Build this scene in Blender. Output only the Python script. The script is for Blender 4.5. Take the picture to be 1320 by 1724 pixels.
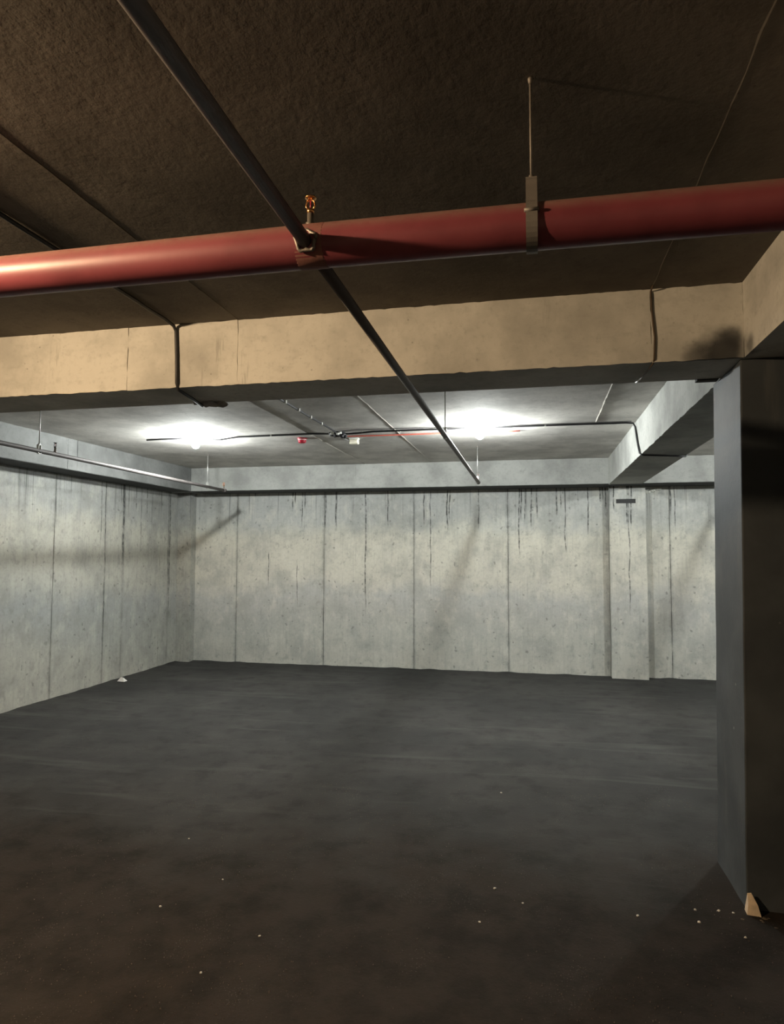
import bpy, bmesh, math, random
from mathutils import Vector, Matrix, noise
random.seed(7)
for o in list(bpy.data.objects): bpy.data.objects.remove(o)
S = bpy.context.scene
COL = S.collection

# ------------------------------------------------------------------ camera
cd = bpy.data.cameras.new('camera'); cam = bpy.data.objects.new('camera', cd); COL.objects.link(cam)
cd.sensor_fit = 'HORIZONTAL'; cd.sensor_width = 36.0; cd.lens = 31.0
cd.clip_start = 0.05
_r = Vector((0.978277, 0.207293, 0.002134)); _u = Vector((0.010471, -0.059688, 0.998162)); _f = Vector((-0.20704, 0.976456, 0.060562))
m = Matrix((_r, _u, -_f)).transposed().to_4x4(); m.translation = Vector((0, 0, 1.55))
cam.matrix_world = m
S.camera = cam

# ------------------------------------------------------------------ world, exposure
w = bpy.data.worlds.new('world'); S.world = w; w.use_nodes = True
w.node_tree.nodes['Background'].inputs[0].default_value = (0.0, 0.0, 0.0, 1)
w.node_tree.nodes['Background'].inputs[1].default_value = 0.0
S.view_settings.view_transform = 'Standard'; S.view_settings.look = 'None'
S.view_settings.gamma = 1.0; S.view_settings.use_curve_mapping = False
S.view_settings.exposure = 1.3
COOL_STRENGTH = 1150.0      # bulbs of the far bay
WARM_STRENGTH = 2300.0      # bulb of the near bay, left of the frame
COOL = (0.96, 1.0, 0.97); WARM = (1.0, 0.71, 0.42)

# ------------------------------------------------------------------ measured geometry (metres)
XW, YW = -5.03, 9.0            # inner faces of left and back wall
XO, YO = -4.68, 8.58           # faces of the edge beams that overhang the walls
ZC, ZB = 2.72, 2.39            # slab soffit, beam soffit
YF, YK = 3.10, 3.47            # front and rear face of the cross beam
XR, XQ = 0.887, 1.277          # sides of the long beam
XE, YE = 7.0, -4.0             # end of the hall right and behind the camera

# ------------------------------------------------------------------ node helpers
class NT:
    def __init__(s, name):
        s.m = bpy.data.materials.new(name); s.m.use_nodes = True
        s.t = s.m.node_tree; s.b = s.t.nodes['Principled BSDF']
    def n(s, kind, **k):
        nd = s.t.nodes.new(kind)
        for a, v in k.items(): setattr(nd, a, v)
        return nd
    def put(s, sock, v):
        if v is None: return
        if hasattr(v, 'is_output'): s.t.links.new(v, sock)
        else: sock.default_value = v
    def math(s, op, a, b=None, c=None, clamp=False):
        nd = s.n('ShaderNodeMath', operation=op, use_clamp=clamp)
        for i, v in enumerate((a, b, c)):
            if v is not None: s.put(nd.inputs[i], v)
        return nd.outputs[0]
    def mix(s, f, a, b, blend='MIX'):
        nd = s.n('ShaderNodeMix', data_type='RGBA', blend_type=blend)
        s.put(nd.inputs[0], f)
        for i, v in ((6, a), (7, b)):
            if isinstance(v, (tuple, list)): v = tuple(v) + ((1,) if len(v) == 3 else ())
            s.put(nd.inputs[i], v)
        return nd.outputs[2]
    def pos(s):
        if not hasattr(s, '_p'):
            s._p = s.n('ShaderNodeNewGeometry').outputs['Position']
            sx = s.n('ShaderNodeSeparateXYZ'); s.t.links.new(s._p, sx.inputs[0])
            s.X, s.Y, s.Z = sx.outputs
        return s._p
    def scaled(s, v, scale, off=(0, 0, 0)):
        mp = s.n('ShaderNodeMapping'); s.put(mp.inputs[0], v)
        mp.inputs['Scale'].default_value = scale; mp.inputs['Location'].default_value = off
        return mp.outputs[0]
    def noise(s, scale, detail=4, rough=0.55, vec=None, dist=0.0):
        nd = s.n('ShaderNodeTexNoise'); s.put(nd.inputs['Vector'], vec if vec is not None else s.pos())
        nd.inputs['Scale'].default_value = scale; nd.inputs['Detail'].default_value = detail
        nd.inputs['Roughness'].default_value = rough; nd.inputs['Distortion'].default_value = dist
        return nd.outputs['Fac']
    def voro(s, scale, vec=None, feature='F1'):
        nd = s.n('ShaderNodeTexVoronoi', feature=feature); s.put(nd.inputs['Vector'], vec if vec is not None else s.pos())
        nd.inputs['Scale'].default_value = scale
        return nd.outputs['Distance']
    def ss(s, x, a, b, lo=0.0, hi=1.0):
        nd = s.n('ShaderNodeMapRange', interpolation_type='SMOOTHSTEP'); s.put(nd.inputs[0], x)
        nd.inputs[1].default_value = a; nd.inputs[2].default_value = b
        nd.inputs[3].default_value = lo; nd.inputs[4].default_value = hi
        return nd.outputs[0]
    def bump(s, h, strength=0.3, dist=0.01):
        nd = s.n('ShaderNodeBump'); nd.inputs['Strength'].default_value = strength
        nd.inputs['Distance'].default_value = dist; s.put(nd.inputs['Height'], h)
        s.t.links.new(nd.outputs[0], s.b.inputs['Normal'])
    def done(s, col=None, rough=None, metal=None, spec=None):
        if isinstance(col, tuple): col = col + ((1,) if len(col) == 3 else ())
        s.put(s.b.inputs['Base Color'], col); s.put(s.b.inputs['Roughness'], rough)
        s.put(s.b.inputs['Metallic'], metal); s.put(s.b.inputs['Specular IOR Level'], spec)
        return s.m

def plain(name, col, rough=0.6, metal=0.0, var=0.15, scale=30.0, bump=0.0, spec=0.4):
    t = NT(name); n = t.noise(scale, 3)
    dark = tuple(c*(1-var) for c in col); lite = tuple(min(1, c*(1+var)) for c in col)
    if bump: t.bump(n, bump, 0.004)
    return t.done(t.mix(n, dark, lite), rough, metal, spec)

def glow(name, col, strength):
    t = NT(name); n = t.noise(8.0, 1)
    t.b.inputs['Emission Color'].default_value = col + (1,)
    t.b.inputs['Emission Strength'].default_value = strength
    return t.done(t.mix(n, (0.85, 0.85, 0.85), (0.95, 0.95, 0.95)), 0.4)

def streak_mask(t, lat, streaks, wob):
    """dark run-off lines: list of (lateral, z_top, z_bottom, half width)"""
    acc = None
    for (c, zt, zb, hw) in streaks:
        d = t.math('ABSOLUTE', t.math('ADD', lat, -c))
        a = t.ss(d, hw*0.6, hw*1.5, 1.0, 0.0)
        b = t.ss(t.Z, zb, zb + max(0.08, (zt-zb)*0.3), 0.0, 1.0)
        v = t.math('MULTIPLY', a, b)
        if zt < 2.0: v = t.math('MULTIPLY', v, t.ss(t.Z, zt-0.05, zt+0.05, 1.0, 0.0))
        acc = v if acc is None else t.math('MAXIMUM', acc, v)
    return acc

def wall_concrete(name, axis, streaks, tone=1.0, seams=()):
    t = NT(name); p = t.pos()
    lat0 = t.X if axis == 'x' else t.Y
    # lift colours: greyer crown, cream middle, blue-grey band, grey foot
    wav = t.noise(1.5, 6, 0.68)
    zz = t.math('ADD', t.Z, t.math('MULTIPLY', t.math('ADD', wav, -0.5), 0.85))
    r = t.n('ShaderNodeValToRGB'); t.put(r.inputs[0], t.math('DIVIDE', zz, 2.5))
    e = r.color_ramp.elements
    e[0].position = 0.0; e[0].color = (0.50, 0.49, 0.43, 1)
    e[1].position = 1.0; e[1].color = (0.41, 0.42, 0.41, 1)
    for q, c in ((0.16, (0.46, 0.46, 0.41)), (0.27, (0.41, 0.415, 0.385)), (0.37, (0.41, 0.42, 0.405)), (0.47, (0.53, 0.52, 0.455)), (0.72, (0.54, 0.53, 0.46)), (0.80, (0.45, 0.455, 0.43))):
        x = e.new(q); x.color = c + (1,)
    col = r.outputs[0]
    # cloudy patches
    n1 = t.noise(2.6, 6, 0.62)
    col = t.mix(t.ss(n1, 0.42, 0.70, 0, 0.62), col, (0.31, 0.315, 0.29))
    n1b = t.noise(5.5, 5, 0.6, t.scaled(p, (1, 1, 0.55), (3, 1, 7)))
    col = t.mix(t.ss(n1b, 0.50, 0.72, 0, 0.55), col, (0.60, 0.59, 0.52))
    n2 = t.noise(26, 3, 0.7)
    col = t.mix(t.ss(n2, 0.45, 0.75, 0, 0.35), col, (0.26, 0.26, 0.24))
    n4 = t.noise(10.5, 6, 0.72, t.scaled(p, (1, 1, 0.75), (11, 4, 2)))
    col = t.mix(t.ss(n4, 0.53, 0.68, 0, 0.5), col, (0.25, 0.25, 0.23))
    col = t.mix(t.ss(n4, 0.47, 0.32, 0, 0.4), col, (0.60, 0.59, 0.53))
    for sx_ in seams:
        sd = t.math('ABSOLUTE', t.math('ADD', t.math('ADD', lat0, t.math('MULTIPLY', t.math('ADD', n4, -0.5), 0.05)), -sx_))
        col = t.mix(t.math('MULTIPLY', t.ss(sd, 0.002, 0.04, 0.55, 0.0), t.ss(n4, 0.35, 0.62, 0.25, 1.0)), col, (0.21, 0.21, 0.195))
    # form-board grain
    gr = t.noise(1.0, 4, 0.6, t.scaled(p, (34, 34, 1.6)))
    col = t.mix(t.ss(gr, 0.50, 0.74, 0, 0.34), col, (0.27, 0.275, 0.26))
    # blow holes
    wv = t.n('ShaderNodeTexNoise'); t.put(wv.inputs['Vector'], p); wv.inputs['Scale'].default_value = 9.0
    wa = t.n('ShaderNodeVectorMath', operation='MULTIPLY_ADD'); t.put(wa.inputs[0], wv.outputs['Color']); wa.inputs[1].default_value = (0.09, 0.09, 0.13); t.put(wa.inputs[2], p)
    vh = t.voro(11.0, wa.outputs[0]); hole = t.math('MULTIPLY', t.ss(vh, 0.08, 0.22, 1, 0), t.ss(t.noise(4.0, 2), 0.46, 0.55))
    col = t.mix(t.math('MULTIPLY', hole, 0.6), col, (0.15, 0.15, 0.14))
    vs = t.voro(34.0); pit = t.math('MULTIPLY', t.ss(vs, 0.05, 0.2, 1, 0), t.ss(t.noise(7.0, 2), 0.5, 0.6))
    col = t.mix(t.math('MULTIPLY', pit, 0.55), col, (0.15, 0.15, 0.145))
    # fine run-off below the ledge
    wob = t.math('MULTIPLY', t.math('ADD', t.noise(3.0, 2, 0.5), -0.5), 0.05)
    lat = t.math('ADD', lat0, wob)
    dr = t.noise(1.0, 3, 0.7, t.scaled(p, (22, 22, 0.35), (1.7, 4.1, 0)))
    drm = t.math('MULTIPLY', t.ss(dr, 0.57, 0.68), t.ss(t.Z, 1.75, 2.38))
    col = t.mix(t.math('MULTIPLY', drm, 0.75), col, (0.10, 0.105, 0.10))
    if streaks:
        sm = streak_mask(t, lat, streaks, wob)
        sm = t.math('MULTIPLY', sm, t.ss(t.noise(14, 3), 0.3, 0.6, 0.15, 1.0))
        col = t.mix(t.math('MULTIPLY', sm, 0.9), col, (0.055, 0.058, 0.056))
    hgt = t.math('ADD', t.math('MULTIPLY', n2, 0.6), t.math('MULTIPLY', gr, 0.5))
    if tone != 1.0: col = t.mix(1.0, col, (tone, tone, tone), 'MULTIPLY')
    t.bump(hgt, 0.45, 0.006)
    return t.done(col, 0.88, 0.0, 0.25)

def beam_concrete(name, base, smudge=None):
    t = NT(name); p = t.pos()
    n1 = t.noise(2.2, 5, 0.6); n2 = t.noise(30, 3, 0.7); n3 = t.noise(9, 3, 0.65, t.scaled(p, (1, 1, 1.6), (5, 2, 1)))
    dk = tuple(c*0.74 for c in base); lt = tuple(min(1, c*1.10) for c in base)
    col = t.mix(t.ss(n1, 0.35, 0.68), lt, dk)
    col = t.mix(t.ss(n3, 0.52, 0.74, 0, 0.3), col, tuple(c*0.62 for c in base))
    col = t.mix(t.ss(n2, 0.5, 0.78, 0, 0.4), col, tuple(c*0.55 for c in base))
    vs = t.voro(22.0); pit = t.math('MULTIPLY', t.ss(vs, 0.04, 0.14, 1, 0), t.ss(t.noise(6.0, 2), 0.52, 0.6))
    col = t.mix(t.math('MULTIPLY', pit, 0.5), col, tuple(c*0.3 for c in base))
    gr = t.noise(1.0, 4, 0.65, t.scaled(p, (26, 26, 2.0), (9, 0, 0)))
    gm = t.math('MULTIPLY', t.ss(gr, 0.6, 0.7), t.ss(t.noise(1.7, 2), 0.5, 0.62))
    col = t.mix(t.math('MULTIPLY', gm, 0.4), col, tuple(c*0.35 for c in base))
    for (c, rad, amt) in (smudge or []):
        v = t.n('ShaderNodeVectorMath', operation='DISTANCE'); t.put(v.inputs[0], t.scaled(p, (1, 1, 1)))
        v.inputs[1].default_value = c
        dd = t.math('ADD', v.outputs['Value'], t.math('MULTIPLY', t.math('ADD', t.noise(9, 3), -0.5), rad*0.7))
        col = t.mix(t.ss(dd, rad*0.25, rad, amt, 0.0), col, (0.035, 0.036, 0.038))
    t.bump(n2, 0.3, 0.004)
    return t.done(col, 0.9, 0.0, 0.2)

def floor_mat():
    t = NT('floor_dust'); p = t.pos()
    n1 = t.noise(0.8, 4, 0.6); n2 = t.noise(4.5, 4, 0.65); n3 = t.noise(70, 2, 0.7)
    col = t.mix(t.ss(n1, 0.35, 0.65), (0.040, 0.040, 0.0385), (0.056, 0.055, 0.052))
    col = t.mix(t.ss(n2, 0.45, 0.72, 0, 0.6), col, (0.028, 0.0275, 0.026))
    # wheel and broom drag marks
    dg = t.noise(1.0, 4, 0.6, t.scaled(p, (0.55, 5.5, 1), (2, 0, 0)), 0.4)
    col = t.mix(t.ss(dg, 0.54, 0.72, 0, 0.5), col, (0.080, 0.079, 0.074))
    # brown earth of the near bay, weaker light painted into its dark tone
    eb_ = t.math('ADD', t.Y, t.math('MULTIPLY', t.math('ADD', t.noise(0.9, 5, 0.65), -0.5), 2.6))
    er = t.mix(t.ss(n2, 0.35, 0.7), (0.033, 0.026, 0.0215), (0.018, 0.0145, 0.012))
    col = t.mix(t.ss(eb_, 2.9, 4.1, 0.85, 0.0), col, er)
    # pale grit
    v = t.voro(95.0); g = t.math('MULTIPLY', t.ss(v, 0.08, 0.22, 1, 0), t.ss(t.noise(3.2, 4, 0.7), 0.50, 0.66))
    col = t.mix(t.math('MULTIPLY', g, 0.55), col, (0.20, 0.19, 0.17))
    t.bump(t.math('ADD', t.math('MULTIPLY', n3, 0.7), n2), 0.5, 0.008)
    return t.done(col, 0.9, 0.0, 0.07)

def column_paint():
    t = NT('column_grey_paint'); p = t.pos()
    n1 = t.noise(2.5, 5, 0.6); n2 = t.noise(1.0, 4, 0.6, t.scaled(p, (9, 9, 1.2))); n3 = t.noise(38, 4, 0.7)
    col = t.mix(t.ss(n1, 0.35, 0.68), (0.050, 0.057, 0.064), (0.076, 0.086, 0.095))
    col = t.mix(t.ss(n2, 0.55, 0.72, 0, 0.45), col, (0.105, 0.108, 0.108))
    vs = t.voro(9.0); ch = t.math('MULTIPLY', t.ss(vs, 0.03, 0.09, 1, 0), t.ss(t.noise(3, 2), 0.55, 0.6))
    col = t.mix(ch, col, (0.26, 0.26, 0.25))
    t.bump(t.math('ADD', n3, n1), 0.25, 0.004)
    return t.done(col, 0.65, 0.0, 0.2)

def red_paint():
    t = NT('red_pipe_paint')
    n = t.noise(5, 4); n2 = t.noise(45, 3, 0.7)
    col = t.mix(t.ss(n, 0.35, 0.7), (0.235, 0.050, 0.062), (0.170, 0.034, 0.044))
    # grey concrete dust lying on the crown of the pipe
    g = t.n('ShaderNodeNewGeometry'); sx = t.n('ShaderNodeSeparateXYZ'); t.t.links.new(g.outputs['Normal'], sx.inputs[0])
    col = t.mix(t.math('MULTIPLY', t.ss(sx.outputs[2], 0.05, 0.9), t.ss(n2, 0.25, 0.6, 0.45, 0.85)), col, (0.27, 0.17, 0.135))
    t.bump(n2, 0.08, 0.002)
    return t.done(col, 0.44, 0.0, 0.55)

STREAK_BACK = [(-3.339, 2.43, 2.13, 0.0079), (-3.304, 2.42, 2.22, 0.0079), (-3.196, 2.42, 1.89, 0.0063), (-3.162, 2.42, 2.14, 0.0079), (-2.702, 2.42, 1.85, 0.0095), (-2.278, 2.41, 0.57, 0.0087), (-1.966, 2.4, 1.86, 0.0063), (-1.465, 2.39, 1.88, 0.0071), (-1.377, 2.42, 0.95, 0.0055), (-1.151, 2.42, 1.79, 0.0095), (-1.118, 2.42, 1.96, 0.0087), (-0.73, 2.35, 1.82, 0.0063), (-0.205, 2.4, 1.41, 0.0071), (-0.179, 2.4, 1.95, 0.0079), (-0.126, 2.4, 1.9, 0.0063), (-0.046, 2.4, 1.83, 0.0071), (0.027, 2.4, 1.97, 0.0071), (0.276, 2.4, 2.0, 0.0087), (0.329, 2.39, 2.1, 0.0079), (0.383, 2.13, 1.49, 0.0063), (0.668, 2.39, 1.75, 0.0071), (0.818, 2.4, 2.17, 0.0099), (0.847, 2.4, 2.21, 0.0079), (0.883, 2.4, 2.09, 0.0099), (-3.69, 1.57, 1.05, 0.0055), (-3.263, 1.41, 0.76, 0.0047), (-2.856, 2.42, 1.8, 0.0079), (-3.904, 2.44, 2.32, 0.0079), (1.662, 2.38, 2.0, 0.0119), (1.716, 2.38, 1.79, 0.0059), (1.13, 2.11, 1.9, 0.0086), (1.146, 2.07, 0.61, 0.0055), (1.179, 2.1, 1.86, 0.0078), (0.97, 2.31, 2.08, 0.0078)]
STREAK_LEFT = [(7.11, 2.42, 1.58, 0.005), (7.189, 2.43, 1.58, 0.0069), (7.196, 1.58, 0.07, 0.0044), (7.82, 2.43, 2.05, 0.0055), (7.938, 2.44, 1.55, 0.0056), (8.068, 2.43, 1.94, 0.0071), (8.651, 2.4, 0.47, 0.0114), (8.612, 2.4, 0.8, 0.0057), (7.556, 2.29, 1.33, 0.0199), (6.331, 2.38, 1.87, 0.0042), (6.01, 2.4, 2.34, 0.0079), (7.498, 2.44, 2.14, 0.0053)]

SEAM_BACK = (-4.171, -2.873, -1.604, -0.35, 0.90, 1.651); SEAM_LEFT = (6.314, 7.192, 7.56, 8.62)
def near_range(seq, a, b, key, m_): return [q for q in seq if a-m_ < key(q) < b+m_]
def back_mat(a, b):
    return wall_concrete('concrete_back_wall', 'x', near_range(STREAK_BACK, a, b, lambda q: q[0], 0.05), 1.06, near_range(SEAM_BACK, a, b, lambda q: q, 0.08))
def left_mat(a, b):
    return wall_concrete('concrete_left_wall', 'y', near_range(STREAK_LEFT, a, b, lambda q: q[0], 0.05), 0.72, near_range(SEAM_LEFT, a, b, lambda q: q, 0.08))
M = dict(
    wall_plain=wall_concrete('concrete_plain_wall', 'x', None),
    beam=beam_concrete('beam_concrete', (0.50, 0.49, 0.455)),
    beam_end=beam_concrete('oversprayed_beam_concrete', (0.50, 0.49, 0.455), [((0.80, 3.10, 2.42), 0.14, 0.95), ((0.70, 3.10, 2.40), 0.10, 0.7), ((0.885, 3.02, 2.42), 0.07, 0.7), ((0.84, 3.10, 2.48), 0.06, 0.6)]),
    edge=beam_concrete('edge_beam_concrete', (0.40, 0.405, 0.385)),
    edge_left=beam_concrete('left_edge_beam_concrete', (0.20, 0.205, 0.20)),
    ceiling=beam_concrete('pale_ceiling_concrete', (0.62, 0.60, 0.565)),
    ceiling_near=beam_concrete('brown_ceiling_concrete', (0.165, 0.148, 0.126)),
    fin=plain('mortar_fin', (0.30, 0.28, 0.25), 0.9),
    joint=plain('joint_shadow_filler', (0.10, 0.10, 0.095), 0.95),
    floor=floor_mat(), column=column_paint(), red=red_paint(),
    pipe=plain('dark_grey_pipe', (0.115, 0.103, 0.100), 0.6, 0.2, 0.2, 20, 0.05),
    galv=plain('galvanised_steel', (0.52, 0.52, 0.50), 0.42, 0.75, 0.15, 40),
    strap=plain('dusty_clamp_steel', (0.20, 0.18, 0.16), 0.6, 0.4, 0.2, 40),
    brass=plain('brass', (0.72, 0.38, 0.16), 0.28, 1.0, 0.12, 60),
    sleeve=plain('dusty_red_sleeve', (0.24, 0.10, 0.08), 0.7, 0.0, 0.35, 35, 0.2),
    weld=plain('weld_grey', (0.24, 0.21, 0.18), 0.5, 0.5, 0.3, 60, 0.4),
    black=plain('black_cable_sheath', (0.022, 0.022, 0.024), 0.5, 0.0, 0.25, 60),
    grey=plain('grey_cable_sheath', (0.16, 0.16, 0.16), 0.55),
    brownwire=plain('brown_wire', (0.075, 0.05, 0.03), 0.6),
    redwire=plain('red_cable_sheath', (0.45, 0.10, 0.07), 0.5),
    white=plain('white_plastic', (0.75, 0.75, 0.70), 0.4),
    cream=plain('cream_plastic', (0.78, 0.74, 0.60), 0.4),
    redplastic=plain('red_plastic', (0.34, 0.02, 0.035), 0.3),
    chip=plain('broken_concrete', (0.62, 0.50, 0.36), 0.9, 0.0, 0.35, 40, 0.5),
    dirt=plain('brown_rubble', (0.12, 0.095, 0.065), 0.95, 0.0, 0.4, 50, 0.6),
    pebble=plain('pale_pebble', (0.72, 0.70, 0.64), 0.7, 0.0, 0.2, 80),
    grit=plain('floor_grit', (0.11, 0.09, 0.073), 0.9, 0.0, 0.45, 25),
    paper=plain('crumpled_paper', (0.62, 0.61, 0.58), 0.8),
    plaster=plain('grey_plaster', (0.30, 0.30, 0.30), 0.9, 0.0, 0.25, 30, 0.4),
    foam=plain('pale_foam_bead', (0.66, 0.66, 0.60), 0.8, 0.0, 0.25, 50, 0.5),
    shade_scrap=plain('soffit_shade_and_scrap', (0.045, 0.046, 0.045), 0.9),  # near-black for painted shade under the edge beams, and for the formwork scrap
    recess=plain('dark_recess', (0.05, 0.05, 0.05), 0.95),
    cool=glow('lit_cool_bulb', COOL, COOL_STRENGTH), warm=glow('lit_warm_bulb', WARM, WARM_STRENGTH),
)

# ------------------------------------------------------------------ mesh helpers
class MB:
    def __init__(s): s.v = []; s.f = []; s.sm = []
    def add(s, vs, fs, smooth=False):
        o = len(s.v); s.v += [Vector(q) for q in vs]; s.f += [[i+o for i in f] for f in fs]; s.sm += [smooth]*len(fs); return s
    def box(s, a, b):
        (x0, y0, z0), (x1, y1, z1) = a, b
        vs = [(x0,y0,z0),(x1,y0,z0),(x1,y1,z0),(x0,y1,z0),(x0,y0,z1),(x1,y0,z1),(x1,y1,z1),(x0,y1,z1)]
        return s.add(vs, [(0,3,2,1),(4,5,6,7),(0,1,5,4),(1,2,6,5),(2,3,7,6),(3,0,4,7)])
    def tube(s, pts, r, n=10, caps=True):
        pts = [Vector(p) for p in pts]; rr = r if isinstance(r, (list, tuple)) else [r]*len(pts)
        vs, fs = [], []; prev = None
        for i, p in enumerate(pts):
            d = (pts[min(i+1, len(pts)-1)] - pts[max(i-1, 0)]).normalized()
            if prev is None:
                a = Vector((0, 0, 1)) if abs(d.z) < 0.9 else Vector((1, 0, 0)); x = d.cross(a).normalized()
            else: x = (prev - d*prev.dot(d)).normalized()
            prev = x; y = d.cross(x)
            for k in range(n):
                t = 2*math.pi*k/n; vs.append(p + x*math.cos(t)*rr[i] + y*math.sin(t)*rr[i])
        for i in range(len(pts)-1):
            for k in range(n):
                fs.append((i*n+k, i*n+(k+1) % n, (i+1)*n+(k+1) % n, (i+1)*n+k))
        s.add(vs, fs, True)
        if caps:
            o = len(s.v) - len(vs)
            s.f.append([o+k for k in range(n)][::-1]); s.f.append([o+(len(pts)-1)*n+k for k in range(n)]); s.sm += [False]*2
        return s
    def lathe(s, c, prof, axis=(0, 0, 1), n=20):
        """prof: list of (height along axis, radius)"""
        a = Vector(axis).normalized(); c = Vector(c)
        return s.tube([c + a*h for h, _ in prof], [max(r, 1e-4) for _, r in prof], n) if False else s._lathe(c, a, prof, n)
    def _lathe(s, c, a, prof, n):
        x = a.orthogonal().normalized(); y = a.cross(x); vs, fs = [], []
        for h, r in prof:
            for k in range(n):
                t = 2*math.pi*k/n; vs.append(c + a*h + x*math.cos(t)*max(r, 1e-4) + y*math.sin(t)*max(r, 1e-4))
        L = len(prof)
        for i in range(L-1):
            for k in range(n): fs.append((i*n+k, i*n+(k+1) % n, (i+1)*n+(k+1) % n, (i+1)*n+k))
        s.add(vs, fs, True); o = len(s.v) - len(vs)
        s.f.append([o+k for k in range(n)][::-1]); s.f.append([o+(L-1)*n+k for k in range(n)]); s.sm += [False]*2
        return s
    def rock(s, c, r, seed, sub=1, squash=(1, 1, 1), rough=0.35):
        bm = bmesh.new(); bmesh.ops.create_icosphere(bm, subdivisions=sub, radius=1)
        vs = []
        for v in bm.verts:
            d = v.co.copy(); k = 1 + rough*noise.noise(d*1.7 + Vector((seed*3.1, seed*1.7, seed)))*2
            vs.append(Vector(c) + Vector((d.x*squash[0], d.y*squash[1], d.z*squash[2]))*r*k)
        fs = [[v.index for v in f.verts] for f in bm.faces]; bm.free()
        return s.add(vs, fs)
    def build(s, name, mat, parent=None, loc=(0, 0, 0), bevel=0.0):
        loc = Vector(loc); me = bpy.data.meshes.new(name)
        me.from_pydata([tuple(v - loc) for v in s.v], [], s.f)
        me.polygons.foreach_set('use_smooth', s.sm); me.update()
        bm = bmesh.new(); bm.from_mesh(me); bmesh.ops.recalc_face_normals(bm, faces=bm.faces); bm.to_mesh(me); bm.free()
        me.materials.append(mat)
        o = bpy.data.objects.new(name, me); COL.objects.link(o)
        if parent is not None: o.parent = parent
        else: o.location = loc
        if bevel:
            b = o.modifiers.new('bevel', 'BEVEL'); b.width = bevel; b.segments = 2; b.limit_method = 'ANGLE'
        return o

def tag(o, label, cat=None, group=None, kind=None):
    o['label'] = label
    if cat: o['category'] = cat
    if group: o['group'] = group
    if kind: o['kind'] = kind
    return o
def thing(name, loc, label, cat, group=None):
    o = bpy.data.objects.new(name, None); COL.objects.link(o); o.location = loc; o.empty_display_size = 0.1
    return tag(o, label, cat, group)
def struct(o, label, cat):
    return tag(o, label, cat, None, 'structure')
def copy_tree(o, loc, label, parent=None):
    c = o.copy(); COL.objects.link(c)
    if parent is None: c.location = loc; c['label'] = label
    else: c.parent = parent
    for ch in list(o.children): copy_tree(ch, None, None, c)
    return c

def slab(o, u, v, nrm, W, H, T, jit=0.004, step=0.12, seed=0, amp=0.0):
    """closed rectangular plate with slightly ragged edges; o = corner, nrm = outward, T = thickness behind the face"""
    o, u, v, nrm = Vector(o), Vector(u), Vector(v), Vector(nrm)
    nu, nv = max(2, int(W/step)), max(2, int(H/step)); mb = MB(); vs = []
    for j in range(nv+1):
        for i in range(nu+1):
            a, b = W*i/nu, H*j/nv; q = Vector((a*7+seed*5.3, b*7, seed))
            if i in (0, nu): a += jit*noise.noise(q*3.1)
            if j in (0, nv): b += jit*noise.noise(q*3.7+Vector((9, 9, 9)))
            vs.append(o + u*a + v*b + nrm*(amp*noise.noise(q*0.35)))
    id_ = lambda i, j: j*(nu+1)+i
    fs = [(id_(i, j), id_(i+1, j), id_(i+1, j+1), id_(i, j+1)) for j in range(nv) for i in range(nu)]
    ring = [id_(i, 0) for i in range(nu)] + [id_(nu, j) for j in range(nv)] + [id_(i, nv) for i in range(nu, 0, -1)] + [id_(0, j) for j in range(nv, 0, -1)]
    k = len(vs); vs += [vs[i] - nrm*T for i in ring]; L = len(ring)
    fs += [(ring[i], ring[(i+1) % L], k+(i+1) % L, k+i) for i in range(L)]
    fs.append([k+i for i in range(L)])
    return mb.add(vs, fs)

# ------------------------------------------------------------------ the setting
def fz(x, y):
    """height of the dusty floor: a gentle rise towards the near column"""
    sx = min(1, max(0, (x+2.5)/3.0)); sy = min(1, max(0, (7.5-y)/4.0))
    return 0.055*sx*sx*(3-2*sx)*sy*sy*(3-2*sy)
def build_floor():
    st = 0.06; x0, x1, y0, y1 = XW-0.1, XE+0.1, YE-0.1, YW+0.1
    nx, ny = int((x1-x0)/st), int((y1-y0)/st); vs = []
    for j in range(ny+1):
        for i in range(nx+1):
            x, y = x0+(x1-x0)*i/nx, y0+(y1-y0)*j/ny
            z = fz(x, y) + 0.007*noise.noise(Vector((x*1.1, y*1.1, 0))) + 0.005*noise.noise(Vector((x*5, y*5, 3)))
            d = min(x-XW, YW-y)
            if d < 0.12: z += (0.12-max(d, 0))/0.12*(0.006+0.020*max(0, noise.noise(Vector((x*4, y*4, 8)))))
            vs.append((x, y, z))
    fs = [(j*(nx+1)+i, j*(nx+1)+i+1, (j+1)*(nx+1)+i+1, (j+1)*(nx+1)+i) for j in range(ny) for i in range(nx)]
    mb = MB(); mb.add(vs, fs, True)
    return mb.build('floor', M['floor'])
floor = struct(build_floor(), 'dark grey dusty floor of the parking hall', 'floor')

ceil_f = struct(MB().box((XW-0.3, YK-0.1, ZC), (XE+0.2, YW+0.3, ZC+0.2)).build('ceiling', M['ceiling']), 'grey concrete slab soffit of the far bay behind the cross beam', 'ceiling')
ceil_n = struct(MB().box((XW-0.3, YE-0.2, ZC), (XE+0.2, YK-0.1, ZC+0.2)).build('ceiling', M['ceiling_near']), 'dark brown concrete slab soffit of the near bay above the red main', 'ceiling')
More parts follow.
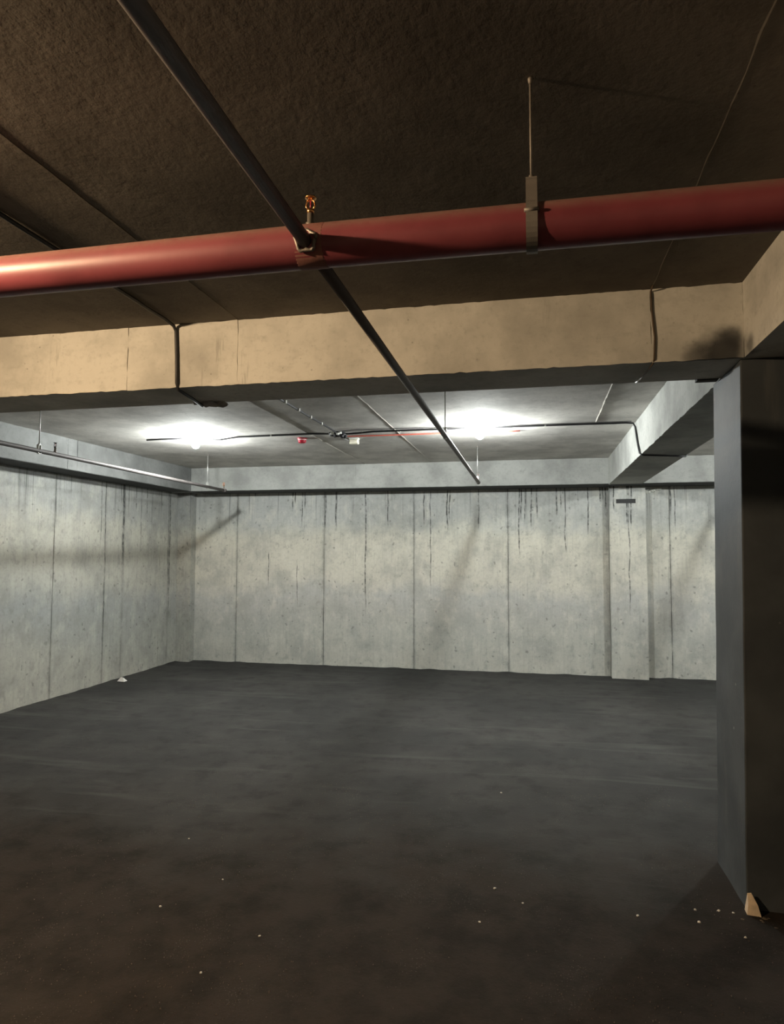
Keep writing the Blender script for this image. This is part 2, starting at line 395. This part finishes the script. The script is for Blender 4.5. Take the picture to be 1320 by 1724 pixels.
# mortar fins at the joints of the slab formwork
def fin(parent, a, b, wdt, drop, seed, mat=None):
    a, b = Vector(a), Vector(b); n = max(6, int((b-a).length/0.06)); d = (b-a).normalized(); s_ = d.cross(Vector((0, 0, 1)))
    vs = []
    for i in range(n+1):
        p = a.lerp(b, i/n) + s_*0.006*noise.noise(Vector((i*0.35, seed, 0))); k = 0.55+0.9*abs(noise.noise(Vector((i*0.8, seed, 4))))
        vs += [p - s_*wdt*k, p + s_*wdt*k, p + Vector((0, 0, -drop*k))]
    fs = []
    for i in range(n):
        q = i*3; fs += [(q, q+3, q+5, q+2), (q+2, q+5, q+4, q+1)]
    mb = MB(); mb.add(vs, fs); return mb.build('mortar_fin', mat or M['fin'], parent)
fin(ceil_n, (-1.46, YE, ZC), (-1.448, YF, ZC), 0.0045, 0.004, 1, M['ceiling_near'])
fin(ceil_n, (0.50, YE, ZC), (0.517, YF, ZC), 0.005, 0.0011, 2, M['ceiling_near'])
fin(ceil_f, (0.525, YK, ZC), (0.54, 6.2, ZC), 0.007, 0.012, 3)
fin(ceil_f, (-2.146, YK, ZC), (-2.18, 8.55, ZC), 0.012, 0.010, 4)
fin(ceil_f, (-1.28, YK, ZC), (-1.30, 8.55, ZC), 0.008, 0.006, 5)

# back wall: backing and one plate per form panel, full height up to the edge beam
wb = struct(MB().box((XW-0.3, YW+0.014, -0.1), (XE+0.2, YW+0.3, ZC)).build('wall_back', M['joint']), 'pale rain-streaked bare concrete back wall', 'wall')
xs = [XW-0.02, -4.171, -2.873, -1.604, -0.35, 0.918, 1.651, 2.92, 4.19, 5.46, XE]
for i in range(len(xs)-1):
    slab((xs[i]+0.003, YW, -0.05), (1,0,0), (0,0,1), (0,-1,0), xs[i+1]-xs[i]-0.006, ZB+0.07, 0.05, 0.003, 0.1, i, 0.004).build('panel', back_mat(xs[i], xs[i+1]), wb)
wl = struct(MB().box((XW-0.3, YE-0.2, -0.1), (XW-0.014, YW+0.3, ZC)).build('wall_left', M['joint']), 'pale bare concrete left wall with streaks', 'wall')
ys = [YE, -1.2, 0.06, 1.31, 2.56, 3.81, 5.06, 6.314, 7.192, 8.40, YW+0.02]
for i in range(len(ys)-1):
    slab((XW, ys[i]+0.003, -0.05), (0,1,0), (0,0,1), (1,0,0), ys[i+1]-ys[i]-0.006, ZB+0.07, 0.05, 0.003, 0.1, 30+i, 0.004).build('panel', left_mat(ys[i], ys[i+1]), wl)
struct(MB().box((XE, YE-0.2, -0.1), (XE+0.2, YW+0.3, ZC)).build('wall_right', M['wall_plain']), 'concrete wall closing the hall on the right', 'wall')
struct(MB().box((XW-0.3, YE-0.2, -0.1), (XE+0.2, YE, ZC)).build('wall_front', M['wall_plain']), 'concrete wall behind the viewer', 'wall')

# edge beams overhanging the two walls
eb = struct(MB().box((XO, YO+0.012, ZB+0.015), (XE, YW, ZC)).build('edge_beam', M['edge']), 'grey concrete edge beam above the back wall', 'beam')
exs = [XO, -2.31, 0.918, 3.4, XE]
for i in range(len(exs)-1):
    slab((exs[i]+0.001, YO, ZB+0.012), (1,0,0), (0,0,1), (0,-1,0), exs[i+1]-exs[i]-0.002, ZC-ZB-0.012, 0.02, 0.003, 0.06, 60+i, 0.003).build('panel', M['edge'], eb)
MB().box((XO, YO+0.004, ZB+0.006), (XE, YW+0.01, ZB+0.0155)).build('shade_strip', M['shade_scrap'], eb)  # dark strip paints the shade under the back edge beam's overhang
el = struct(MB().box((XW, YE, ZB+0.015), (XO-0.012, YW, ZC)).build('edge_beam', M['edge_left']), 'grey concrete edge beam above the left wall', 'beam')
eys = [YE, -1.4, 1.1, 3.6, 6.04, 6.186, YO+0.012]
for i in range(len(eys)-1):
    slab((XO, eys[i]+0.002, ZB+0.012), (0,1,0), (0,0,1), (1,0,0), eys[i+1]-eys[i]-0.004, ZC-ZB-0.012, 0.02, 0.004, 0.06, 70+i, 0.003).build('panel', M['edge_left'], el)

MB().box((XW-0.01, YE, ZB+0.006), (XO-0.004, YO+0.004, ZB+0.0155)).build('shade_strip', M['shade_scrap'], el)  # soffit shade of the left edge beam, painted as a dark strip

# cross beam between the near and the far bay
cb = struct(MB().box((XO, YF+0.010, ZB+0.003), (XE, YK, ZC)).build('cross_beam', M['beam']), 'beige concrete cross beam under the slab, lit by warm light', 'beam')
cxs = [XO, -3.30, -2.066, -1.451, 0.511, XR, ]
for i in range(len(cxs)-1):
    slab((cxs[i]+0.0012, YF, ZB), (1,0,0), (0,0,1), (0,-1,0), cxs[i+1]-cxs[i]-0.0024, ZC-ZB, 0.016, 0.005, 0.03, 80+i, 0.002).build('panel', M['beam_end'] if cxs[i] > 0.5 else M['beam'], cb)
slab((XQ, YF, ZB), (1,0,0), (0,0,1), (0,-1,0), XE-XQ, ZC-ZB, 0.016, 0.005, 0.06, 90, 0.002).build('panel', M['beam'], cb)
MB().box((0.775, YK-0.01, ZB-0.004), (0.872, YK+0.035, ZB+0.012)).build('formwork_scrap', M['shade_scrap'], cb)
# long beam over the column: near bay, far bay
lb1 = struct(MB().box((XR, YE, ZB+0.001), (XQ, YF+0.01, ZC)).build('long_beam', M['beam_end']), 'beige concrete beam running toward the viewer at upper right', 'beam')
lb2 = struct(MB().box((XR+0.012, YK, ZB+0.004), (XQ, YO, ZC)).build('long_beam', M['edge']), 'pale concrete beam running from the cross beam to the back wall', 'beam')
slab((XR, YO, ZB), (0,-1,0), (0,0,1), (-1,0,0), YO-YK, ZC-ZB, 0.02, 0.006, 0.05, 95, 0.002).build('panel', M['edge'], lb2)

# pilasters in the back wall
def pilaster():
    x0, x1, y0 = 0.918, 1.352, 8.868; sx0, sx1, sz0, sz1 = 1.0, 1.235, 2.178, 2.232
    mb = MB(); zt = ZB+0.01
    X_, Z_ = [x0, sx0, sx1, x1], [-0.05, 0.4, 0.8, 1.2, 1.6, 1.9, sz0, sz1, zt]
    j = lambda x, z: 0.004*noise.noise(Vector((x*3, z*6, 2)))
    vs = [(x + (j(x, z) if x in (x0, x1) else 0), y0 + j(z, x), z) for z in Z_ for x in X_]
    fs = []
    for a in range(len(Z_)-1):
        for b in range(3):
            if a == 6 and b == 1: continue
            fs.append((a*4+b, a*4+b+1, a*4+b+5, a*4+b+4))
    n = len(vs); vs += [(x, YW, z) for z in Z_ for x in (x0, x1)]
    for a in range(len(Z_)-1):
        fs.append((a*4, a*4+4, n+a*2+2, n+a*2)); fs.append((a*4+3, n+a*2+1, n+a*2+3, a*4+7))
    k = len(vs); vs += [(sx0, y0+0.03, sz0), (sx1, y0+0.03, sz0), (sx1, y0+0.03, sz1), (sx0, y0+0.03, sz1)]
    h = [6*4+1, 6*4+2, 7*4+2, 7*4+1]
    fs += [(h[i], h[(i+1) % 4], k+(i+1) % 4, k+i) for i in range(4)] + [(k, k+1, k+2, k+3)]
    mb.add(vs, fs); return mb
pl = struct(pilaster().build('pilaster', back_mat(0.918, 1.352)), 'pale concrete pilaster on the back wall under the far beam', 'pilaster')
MB().box((1.0, 8.890, 2.179), (1.235, 8.897, 2.231)).build('slot', M['recess'], pl)
slab((1.0, 8.868, 2.236), (1,0,0), (0,0,1), (0,-1,0), 0.235, 0.155, 0.01, 0.006, 0.03, 5, 0.006).build('patch', M['plaster'], pl)
sq = MB(); pts = []
for i in range(34):
    t = i/33; pts.append((1.356+0.20*t + 0.006*math.sin(i*2.1), 8.985-0.02*abs(math.sin(i*1.3)), 2.315+0.055*t+0.014*math.sin(i*1.9)))
sq.tube(pts, [0.008+0.005*abs(math.sin(i*1.7)) for i in range(34)], 6).build('foam_bead', M['foam'], wb)
cp = MB(); cp.add([], [])
struct(slab((XW, 8.862, -0.05), (1,0,0), (0,0,1), (0,-1,0), 0.212, ZB+0.07, 0.15, 0.003, 0.1, 44, 0.002).build('corner_pilaster', left_mat(8.86, 9.0)), 'narrow concrete pilaster in the corner of the two walls', 'pilaster')

# the near column, painted dark grey
def column():
    mb = MB(); n = 24; vs = []; zt, zb_ = ZB+0.002, -0.05
    for i in range(n+1):
        t = i/n; z = zb_+(zt-zb_)*t
        x0 = 0.852+(0.877-0.852)*t; y0 = 3.185+(3.13-3.185)*t; x1 = 1.36; y1 = y0+0.455
        w_ = 0.0025*noise.noise(Vector((z*4, 0, 0)))
        vs += [(x0+w_, y0+w_, z), (x1, y0-w_, z), (x1, y1, z), (x0-w_, y1+w_, z)]
    fs = [(i*4+k, i*4+(k+1) % 4, i*4+4+(k+1) % 4, i*4+4+k) for i in range(n) for k in range(4)]
    fs += [(3, 2, 1, 0), (n*4, n*4+1, n*4+2, n*4+3)]
    return mb.add(vs, fs)
struct(column().build('column', M['column'], bevel=0.006), 'square column painted dark grey at the right', 'column')

# ------------------------------------------------------------------ red main and grey branch pipes
YM, ZM, RM = 1.635, 2.342, 0.0555
def ring_prof(L, r): return [(-L, r*0.9), (-L, r), (-L*0.6, r*1.02), (L*0.6, r*1.02), (L, r), (L, r*0.9)]
BX = lambda y: -0.546 - 0.0084*y
rm = thing('red_pipe', (-0.556, YM, ZM), 'thick red fire main hanging under the slab', 'pipe')
def cpart(mb, name, mat, parent): return mb.build(name, mat, parent, parent.location)
cpart(MB().tube([(XO+0.02, YM-0.01, ZM), (-2.2, YM-0.005, ZM), (-0.556, YM-0.01, ZM), (1.5, YM+0.02, ZM), (4.5, YM+0.03, ZM), (XE-0.05, YM+0.03, ZM)], RM, 36), 'pipe', M['red'], rm)
cpart(MB().lathe((-0.556, YM-0.009, ZM), [(-0.036, RM*1.0), (-0.032, RM*1.012), (0.038, RM*1.012), (0.042, RM*1.0)], (1, 0, 0), 36), 'tee_sleeve', M['sleeve'], rm)
wd = MB(); pts = []
for k in range(25):
    t = 2*math.pi*k/24; r = 0.026*(1+0.12*math.sin(5*t)); x = r*math.cos(t); z = r*math.sin(t)
    pts.append((-0.556+x, YM-0.009-math.sqrt(max(0, (RM*1.03)**2-z*z)), ZM-0.008+z))
wd.tube(pts, [0.0035+0.0025*abs(math.sin(k*1.3)) for k in range(25)], 6); cpart(wd, 'weld', M['weld'], rm)

ZP, RP = 2.334, 0.0175
def branch(label, x_of_y, y0, y1, at_main):
    b = thing('branch_pipe', (x_of_y(y0), y0, ZP), label, 'pipe', 'grey branch pipes')
    cuts = [(y0, YM-RM*0.9), (YM+RM*0.9, y1)] if at_main else [(y0, y1)]
    for (a, c) in cuts:
        n = max(2, int((c-a)/1.0)); pts = [(x_of_y(a+(c-a)*i/n), a+(c-a)*i/n, ZP) for i in range(n+1)]
        cpart(MB().tube(pts, RP, 16), 'pipe', M['pipe'], b)
    cpart(MB().lathe((x_of_y(y1), y1, ZP), [(-0.03, RP), (-0.03, RP*1.3), (0.02, RP*1.3), (0.026, RP*0.9)], (0, 1, 0), 16), 'end_cap', M['pipe'], b)
    return b
BL = lambda y: -3.745 - 0.0215*(y-4.0)
BR = lambda y: 2.37 - 0.0084*y
branch('thin dark branch pipe crossing the red main and running overhead', BX, YE+0.1, 7.47, True)
branch('thin grey branch pipe running beside the left wall', BL, YM+RM, 7.86, False)
branch('thin grey branch pipe in the bay behind the column', BR, YM+RM, 7.47, False)

# upright sprinkler heads
def sprinkler(loc, label, mat):
    t = thing('sprinkler_head', loc, label, 'sprinkler', 'upright sprinkler heads')
    c = Vector(loc)
    cpart(MB().lathe(c, [(0, 0.012), (0.012, 0.0125), (0.014, 0.0085), (0.038, 0.0085)], n=12), 'nipple', M['weld'], t)
    cpart(MB().lathe(c+Vector((0, 0, 0.038)), [(0, 0.010), (0.010, 0.011), (0.012, 0.008)], n=6), 'hex_body', mat, t)
    fr = MB()
    for s_ in (-1, 1):
        fr.tube([c+Vector((s_*0.007, 0, 0.048)), c+Vector((s_*0.012, 0, 0.058)), c+Vector((s_*0.010, 0, 0.070)), c+Vector((0, 0, 0.078))], 0.0025, 6)
    cpart(fr, 'frame', mat, t)
    cpart(MB().lathe(c+Vector((0, 0, 0.077)), [(0, 0.004), (0.001, 0.0145), (0.004, 0.015), (0.005, 0.004)], n=16), 'deflector', mat, t)
    cpart(MB().tube([c+Vector((0, 0, 0.05)), c+Vector((0, 0, 0.073))], 0.0022, 8), 'glass_bulb', M['redplastic'], t)
    return t
sprinkler((-0.562, YM-0.012, ZM+RM-0.006), 'brass upright sprinkler head on top of the red main', M['brass'])
sprinkler((BX(7.45), 7.45, ZP+RP-0.004), 'small sprinkler head at the end of the overhead branch pipe', M['galv'])
sprinkler((BL(4.70), 4.70, ZP+RP-0.004), 'dark sprinkler head on the left pipe next to its hanger', M['pipe'])
sprinkler((BL(7.84), 7.84, ZP+RP-0.004), 'small brass sprinkler head at the far end of the left pipe', M['brass'])
sprinkler((BR(7.45), 7.45, ZP+RP-0.004), 'sprinkler head at the end of the pipe behind the column', M['galv'])

# hangers
def hanger(x, y, zc, r, label, rodr, strap, mat_rod, mat_strap):
    t = thing('pipe_hanger', (x, y, ZC), label, 'pipe hanger', 'threaded rod pipe hangers')
    top = zc + r + (0.062 if strap else 0.03)
    cpart(MB().tube([(x, y, ZC), (x, y, top-0.01)], rodr, 8), 'rod', mat_rod, t)
    cpart(MB().lathe((x, y, ZC-0.016), [(0, rodr*1.5), (0.012, rodr*1.9), (0.0155, rodr*1.9)], n=8), 'anchor', M['strap'], t)
    wdt = 0.0135 if strap else 0.010; th = 0.003; loop = MB(); R_ = r+0.003; n = 28; pts = []
    # band: down one side, around the pipe, up the other side
    for k in range(n+1):
        a = math.radians(62) - math.radians(304)*k/n
        pts.append((y + R_*math.cos(a), zc + R_*math.sin(a)))
    pts = [(y+0.010, top)] + [(y+0.012, top-0.016)] + pts + [(y-0.012, top-0.016), (y-0.010, top)]
    vs, fs = [], []
    for i, (py, pz) in enumerate(pts):
        q0, q1 = pts[max(i-1, 0)], pts[min(i+1, len(pts)-1)]; d = Vector((q1[0]-q0[0], q1[1]-q0[1])).normalized(); nn = Vector((-d.y, d.x))
        if (nn.x*(py-y)+nn.y*(pz-zc)) < 0: nn = -nn
        for sx in (-1, 1):
            for tt in (0, th): vs.append((x+sx*wdt, py+nn.x*tt, pz+nn.y*tt))
    for i in range(len(pts)-1):
        a, b = i*4, i*4+4
        fs += [(a, a+2, b+2, b), (a+1, b+1, b+3, a+3), (a, b, b+1, a+1), (a+2, a+3, b+3, b+2)]
    e = (len(pts)-1)*4; fs += [(0, 1, 3, 2), (e, e+2, e+3, e+1)]
    loop.add(vs, fs); cpart(loop, 'clamp', mat_strap, t)
    cpart(MB().box((x-wdt, y-0.014, top-0.003), (x+wdt, y+0.014, top+0.002)), 'top_plate', mat_strap, t)
    cpart(MB().lathe((x, y, top+0.002), [(0, rodr*2.2), (0.009, rodr*2.2)], n=6), 'nut', mat_rod, t)
    if strap: cpart(MB().tube([(x-wdt-0.004, y-R_-0.001, zc+0.014), (x+wdt+0.004, y-R_-0.001, zc+0.014)], 0.005, 8), 'bolt', mat_rod, t)
    return t
hanger(0.0, YM-0.002, ZM, RM, 'hanger rod and grey clamp holding the red main', 0.0032, True, M['strap'], M['strap'])
hanger(BX(4.464), 4.464, ZP, RP, 'hanger on the overhead branch pipe just beyond the cross beam', 0.004, False, M['galv'], M['galv'])
hanger(BX(7.36), 7.36, ZP, RP, 'hanger at the far end of the overhead branch pipe', 0.004, False, M['galv'], M['galv'])
hanger(BL(4.515), 4.515, ZP, RP, 'hanger on the left pipe near the cross beam', 0.004, False, M['galv'], M['galv'])
hanger(BL(7.386), 7.386, ZP, RP, 'hanger on the left pipe near the corner', 0.004, False, M['galv'], M['galv'])
hanger(BR(4.464), 4.464, ZP, RP, 'hanger on the pipe behind the column', 0.004, False, M['galv'], M['galv'])

# ------------------------------------------------------------------ bulbs
def bulb(loc, label, mat):
    """loc = point on the soffit"""
    t = thing('light_bulb', loc, label, 'light bulb', 'bare ceiling bulbs'); c = Vector(loc)
    cpart(MB().lathe(c, [(0, 0.030), (-0.006, 0.030), (-0.010, 0.024)], n=18), 'ceiling_plate', M['white'], t)
    cpart(MB().lathe(c, [(-0.010, 0.017), (-0.044, 0.018), (-0.048, 0.016)], n=16), 'socket', M['white'], t)
    cpart(MB().lathe(c, [(-0.048, 0.014), (-0.056, 0.022), (-0.068, 0.032), (-0.082, 0.037), (-0.098, 0.035), (-0.112, 0.024), (-0.119, 0.010), (-0.1205, 0.0005)], n=20), 'globe', mat, t)
    return t
bulb((-3.352, 6.22, ZC), 'lit white bulb on the soffit nearer the left wall', M['cool'])
bulb((-0.490, 6.22, ZC), 'lit white bulb on the soffit right of the overhead branch pipe', M['cool'])
bulb((2.45, 6.22, ZC), 'lit white bulb in the bay hidden behind the column', M['cool'])
bulb((5.35, 6.22, ZC), 'lit white bulb near the far right end of the hall', M['cool'])
bulb((-2.35, 0.62, ZC), 'lit warm bulb on the near soffit, left of the view', M['warm'])

# ------------------------------------------------------------------ cables
def wavy(pts, amp, seed, step=0.12):
    out = []
    for a, b in zip(pts[:-1], pts[1:]):
        a, b = Vector(a), Vector(b); n = max(1, int((b-a).length/step))
        for i in range(n):
            p = a.lerp(b, i/n); s_ = Vector((noise.noise(p*2.3+Vector((seed, 0, 0))), noise.noise(p*2.3+Vector((0, seed, 5))), -abs(noise.noise(p*3+Vector((2, seed, 1))))*0.6))
            out.append(p + s_*amp*(1 if 0 < i else 0.3))
    out.append(Vector(pts[-1])); return out
def clip_at(parent, p, mat=None, r=0.006):
    p = Vector(p); mb = MB(); mb.box(p+Vector((-0.008, -0.008, -0.014)), p+Vector((0.008, 0.008, 0.010))); return cpart(mb, 'clip', mat or M['white'], parent)

zc_ = ZC-0.009
ca = thing('power_cable', (-3.35, 6.22, ZC), 'black power cable along the soffit linking the bulbs', 'cable')
pA = [(-3.92, 6.25, zc_), (-3.75, 6.24, zc_), (-3.40, 6.235, zc_), (-3.30, 6.235, zc_-0.006), (-3.1, 6.235, zc_-0.028), (-2.9, 6.24, zc_-0.004), (-2.1, 6.24, zc_), (-1.75, 6.24, zc_-0.012), (-1.5, 6.23, zc_), (-0.49, 6.235, zc_), (0.2, 6.24, zc_), (0.80, 6.25, zc_), (0.862, 6.25, zc_-0.006), (0.877, 6.24, ZC-0.05), (0.877, 6.1, ZB+0.10), (0.876, 6.0, ZB+0.01), (0.90, 5.98, ZB-0.009), (1.20, 6.10, ZB-0.009), (1.262, 6.12, ZB-0.010), (1.288, 6.13, ZB+0.03), (1.288, 6.2, ZC-0.05), (1.32, 6.24, zc_), (2.45, 6.24, zc_), (4.6, 6.25, zc_)]
cpart(MB().tube(wavy(pA, 0.006, 3), 0.0085, 8), 'sheath', M['black'], ca)
for x in (-2.55, -1.62, -1.25, -0.85, 0.1): clip_at(ca, (x, 6.24, zc_))

cy = thing('power_cable', (-1.79, YF, ZC), 'black power cable dropping down the beige cross beam face', 'cable')
pB = [(-1.80, YE+0.1, zc_), (-1.79, 0.5, zc_), (-1.788, 1.9, zc_), (-1.792, 2.98, zc_), (-1.790, 3.07, zc_-0.008), (-1.787, YF-0.010, ZC-0.04), (-1.780, YF-0.010, 2.55), (-1.776, YF-0.011, ZB+0.02), (-1.778, YF+0.01, ZB-0.010), (-1.80, 3.30, ZB-0.012), (-1.83, YK-0.01, ZB-0.014), (-1.85, YK+0.012, ZB+0.03), (-1.87, YK+0.012, ZC-0.04), (-1.875, YK+0.06, zc_), (-1.88, 4.9, zc_), (-1.868, 5.9, zc_), (-1.862, 6.20, zc_-0.004)]
cpart(MB().tube(wavy(pB, 0.006, 9), 0.0088, 8), 'sheath', M['black'], cy)
for y in (4.85, 5.15, 5.45, 5.75): clip_at(cy, (-1.868, y, zc_))

cg = tag(MB().tube(wavy([(-1.86, 6.16, zc_), (-1.64, 6.115, zc_), (-1.1, 6.13, zc_), (-0.52, 6.17, zc_), (0.3, 6.18, zc_), (0.84, 6.19, zc_)], 0.006, 21), 0.0045, 6).build('signal_cable', M['grey']), 'thin grey cable beside the black cable on the far soffit', 'cable')
cr = tag(MB().tube(wavy([(-1.9, 6.44, zc_), (-1.34, 6.46, zc_), (-0.6, 6.45, zc_), (-0.13, 6.475, zc_)], 0.004, 33), 0.007, 6).build('alarm_cable', M['redwire']), 'thin red cable on the soffit beside the right bulb', 'cable')

bw = thing('thin_wire', (0.512, YF, ZC), 'thin brown wire hanging down the right part of the cross beam', 'wire')
cpart(MB().tube(wavy([(0.512, YF-0.05, ZC-0.004), (0.512, YF-0.006, ZC-0.012), (0.514, YF-0.006, 2.62), (0.524, YF-0.007, 2.50), (0.520, YF-0.007, ZB+0.012), (0.517, YF+0.01, ZB-0.005), (0.510, 3.25, ZB-0.006), (0.500, 3.37, ZB-0.006)], 0.004, 41, 0.05), 0.0038, 6), 'strand', M['brownwire'], bw)
cpart(MB().tube([(0.500, 3.37, ZB-0.006), (0.494, 3.40, ZB-0.009), (0.489, 3.43, ZB-0.006)], 0.0035, 6), 'bare_end', M['white'], bw)

# junction of taped wires with white connectors
j = thing('cable_junction', (-1.87, 6.23, ZC), 'black taped cable junction with white connectors on the soffit', 'junction')
jm = MB()
for i, (dx, dy, dz, r) in enumerate(((-0.05, 0, -0.02, 0.024), (0.0, 0.005, -0.026, 0.032), (0.05, -0.005, -0.030, 0.034), (0.075, 0.01, -0.045, 0.024))):
    jm.rock((-1.87+dx, 6.23+dy, ZC+dz), r, i+2, 2, (1.2, 0.9, 0.8))
cpart(jm, 'tape_wrap', M['black'], j)
for (dx, dy, dz) in ((-0.035, -0.035, -0.022), (0.025, -0.045, -0.026), (0.045, -0.04, -0.018)):
    cpart(MB().lathe((-1.87+dx, 6.23+dy, ZC+dz), [(-0.016, 0.009), (-0.012, 0.011), (0.012, 0.011), (0.016, 0.008)], (1, 0.25, 0.1), 10), 'connector', M['white'], j)

# red alarm sounder and pale detector beside it
a0 = (-2.318, 6.50, ZC)
al = thing('alarm_sounder', a0, 'small red alarm sounder on the far soffit', 'alarm')
cpart(MB().lathe(a0, [(0, 0.048), (-0.012, 0.050), (-0.016, 0.044)], n=24), 'base', M['redplastic'], al)
cpart(MB().lathe(a0, [(-0.016, 0.040), (-0.034, 0.042), (-0.050, 0.034), (-0.056, 0.018)], n=24), 'dome', M['redplastic'], al)
cpart(MB().lathe(a0, [(-0.0155, 0.0435), (-0.0215, 0.0435)], n=24), 'band', M['white'], al)
d0 = (-1.80, 6.62, ZC)
de = thing('junction_box', d0, 'small cream plastic box hanging beside the taped junction', 'box')
bx = MB().box((d0[0]-0.045, d0[1]-0.03, ZC-0.062), (d0[0]+0.045, d0[1]+0.03, ZC-0.012)); bx.build('body', M['cream'], de, d0, 0.008)
cpart(MB().box((d0[0]-0.048, d0[1]-0.033, ZC-0.0125), (d0[0]+0.048, d0[1]+0.033, ZC)), 'lid', M['white'], de)
cpart(MB().tube([(d0[0]-0.044, d0[1]-0.01, ZC-0.03), (d0[0]-0.08, d0[1]-0.15, ZC-0.02), (-1.86, 6.27, ZC-0.03)], 0.005, 6), 'lead', M['grey'], de)

# torn plaster at the rear edge of the cross beam
lp = MB(); lp.rock((-1.80, YK-0.02, ZB-0.002), 0.05, 5, 2, (1.5, 0.7, 0.35), 0.5); lp.rock((-1.73, YK-0.005, ZB-0.010), 0.035, 8, 2, (1.3, 0.6, 0.5), 0.5)
tag(lp.build('plaster_lump', M['plaster']), 'lump of torn grey plaster under the cross beam near the left bulb', 'plaster')

# ------------------------------------------------------------------ debris on the floor
cx, cyy = 0.862, 3.165
ch = thing('concrete_chunk', (cx, cyy, fz(cx, cyy)), 'pale broken concrete chunk leaning at the column corner', 'rubble')
z0 = fz(cx, cyy)-0.005
ck = MB(); ck.add([(cx-0.022, cyy-0.035, z0), (cx+0.034, cyy-0.042, z0), (cx+0.036, cyy+0.015, z0), (cx-0.018, cyy+0.015, z0), (cx-0.014, cyy-0.028, z0+0.045), (cx+0.022, cyy-0.032, z0+0.05), (cx+0.004, cyy-0.008, z0+0.088), (cx-0.010, cyy-0.006, z0+0.084)],
    [(0,1,5,4), (1,2,6,5), (2,3,7,6), (3,0,4,7), (4,5,6,7), (0,3,2,1)])
cpart(ck, 'shard', M['chip'], ch)
rb = MB()
for i in range(26):
    a = random.uniform(-2.9, -0.2); r = random.uniform(0.02, 0.13); q = random.uniform(0.004, 0.011)
    rb.rock((cx+0.01+r*math.cos(a), cyy-0.02+r*0.8*math.sin(a), z0+q*0.4), q, i, 1, (1.2, 1.0, 0.7))
o = cpart(rb, 'rubble', M['dirt'], ch); o['kind'] = 'stuff'
peb = [(0.64, 3.13, 'small white pebble left of the column, leftmost of the row of three'),
       (0.735, 3.14, 'small white pebble left of the column, middle of the row of three'),
       (0.79, 3.135, 'small white pebble right next to the broken chunk at the column'),
       (0.635, 3.03, 'small white pebble just in front of the leftmost pebble by the column'),
       (0.785, 2.95, 'small white pebble in front of the column, nearest to the viewer')]
for i, (x, y, lab) in enumerate(peb):
    mb = MB(); mb.rock((x, y, fz(x, y)+0.004), 0.0055+0.0015*(i % 2), i+3, 1, (1.1, 0.9, 0.75))
    tag(mb.build('pebble', M['pebble'], None, (x, y, fz(x, y))), lab, 'pebble', 'white pebbles by the column')
peb = [(-1.451, 3.032, 'pale pebble on the brown earth at left, second farthest of its group'),
       (-1.61, 2.758, 'pale pebble on the brown earth, leftmost of all the pebbles near the viewer'),
       (-0.193, 3.15, 'pale pebble near the floor centre, farthest of a cluster of three'),
       (-0.068, 3.04, 'pale pebble near the floor centre, rightmost of a cluster of three'),
       (-0.238, 2.86, 'pale pebble near the floor centre, nearest of a cluster of three'),
       (0.398, 3.03, 'lone pale pebble halfway between the centre cluster and the column pebbles'),
       (-1.844, 3.433, 'pale pebble at left where the brown earth meets the grey floor'),
       (-1.089, 2.613, 'pale pebble on the brown earth, rightmost of the left group'),
       (-0.225, 4.40, 'lone pale pebble on the grey floor, farthest from the viewer'),
       (-1.206, 2.353, 'pale pebble at bottom left, nearest of all to the viewer')]
for i, (x, y, lab) in enumerate(peb):
    mb = MB(); mb.rock((x, y, fz(x, y)+0.004), 0.0042+0.001*(i % 3), i+13, 1, (1.2, 0.9, 0.7))
    tag(mb.build('pebble', M['pebble'], None, (x, y, fz(x, y))), lab, 'pebble', 'pebbles on the open floor')
x, y = -4.868, 7.356; pp = MB()
pp.add([(x-0.05, y-0.02, 0.008), (x+0.05, y-0.03, 0.008), (x+0.055, y+0.03, 0.01), (x-0.045, y+0.035, 0.008), (x-0.012, y-0.004, 0.058), (x+0.015, y+0.006, 0.050)],
       [(0, 1, 5, 4), (1, 2, 5), (2, 3, 4, 5), (3, 0, 4), (0, 3, 2, 1)])
tag(pp.build('paper_scrap', M['paper'], None, (x, y, 0)), 'small crumpled pale paper scrap at the foot of the left wall', 'litter')
# loose grit
gt = MB(); vs, fs = [], []
for i in range(5200):
    x = random.uniform(-2.4, 0.9); y = 1.9 + 2.6*random.random()**1.4
    if noise.noise(Vector((x*1.9, y*1.9, 4))) < random.uniform(-0.25, 0.35): continue
    r = random.uniform(0.0012, 0.0036); z = fz(x, y)+0.003
    b = len(vs); a = random.random()*6
    vs += [(x+r*math.cos(a), y+r*math.sin(a), z), (x+r*math.cos(a+2.1), y+r*math.sin(a+2.1), z), (x+r*math.cos(a+4.2), y+r*math.sin(a+4.2), z), (x, y, z+r*1.3)]
    fs += [(b, b+1, b+3), (b+1, b+2, b+3), (b+2, b, b+3), (b, b+2, b+1)]
gt.add(vs, fs); tag(gt.build('grit', M['grit']), 'fine brown grit scattered over the near floor', 'grit', None, 'stuff')
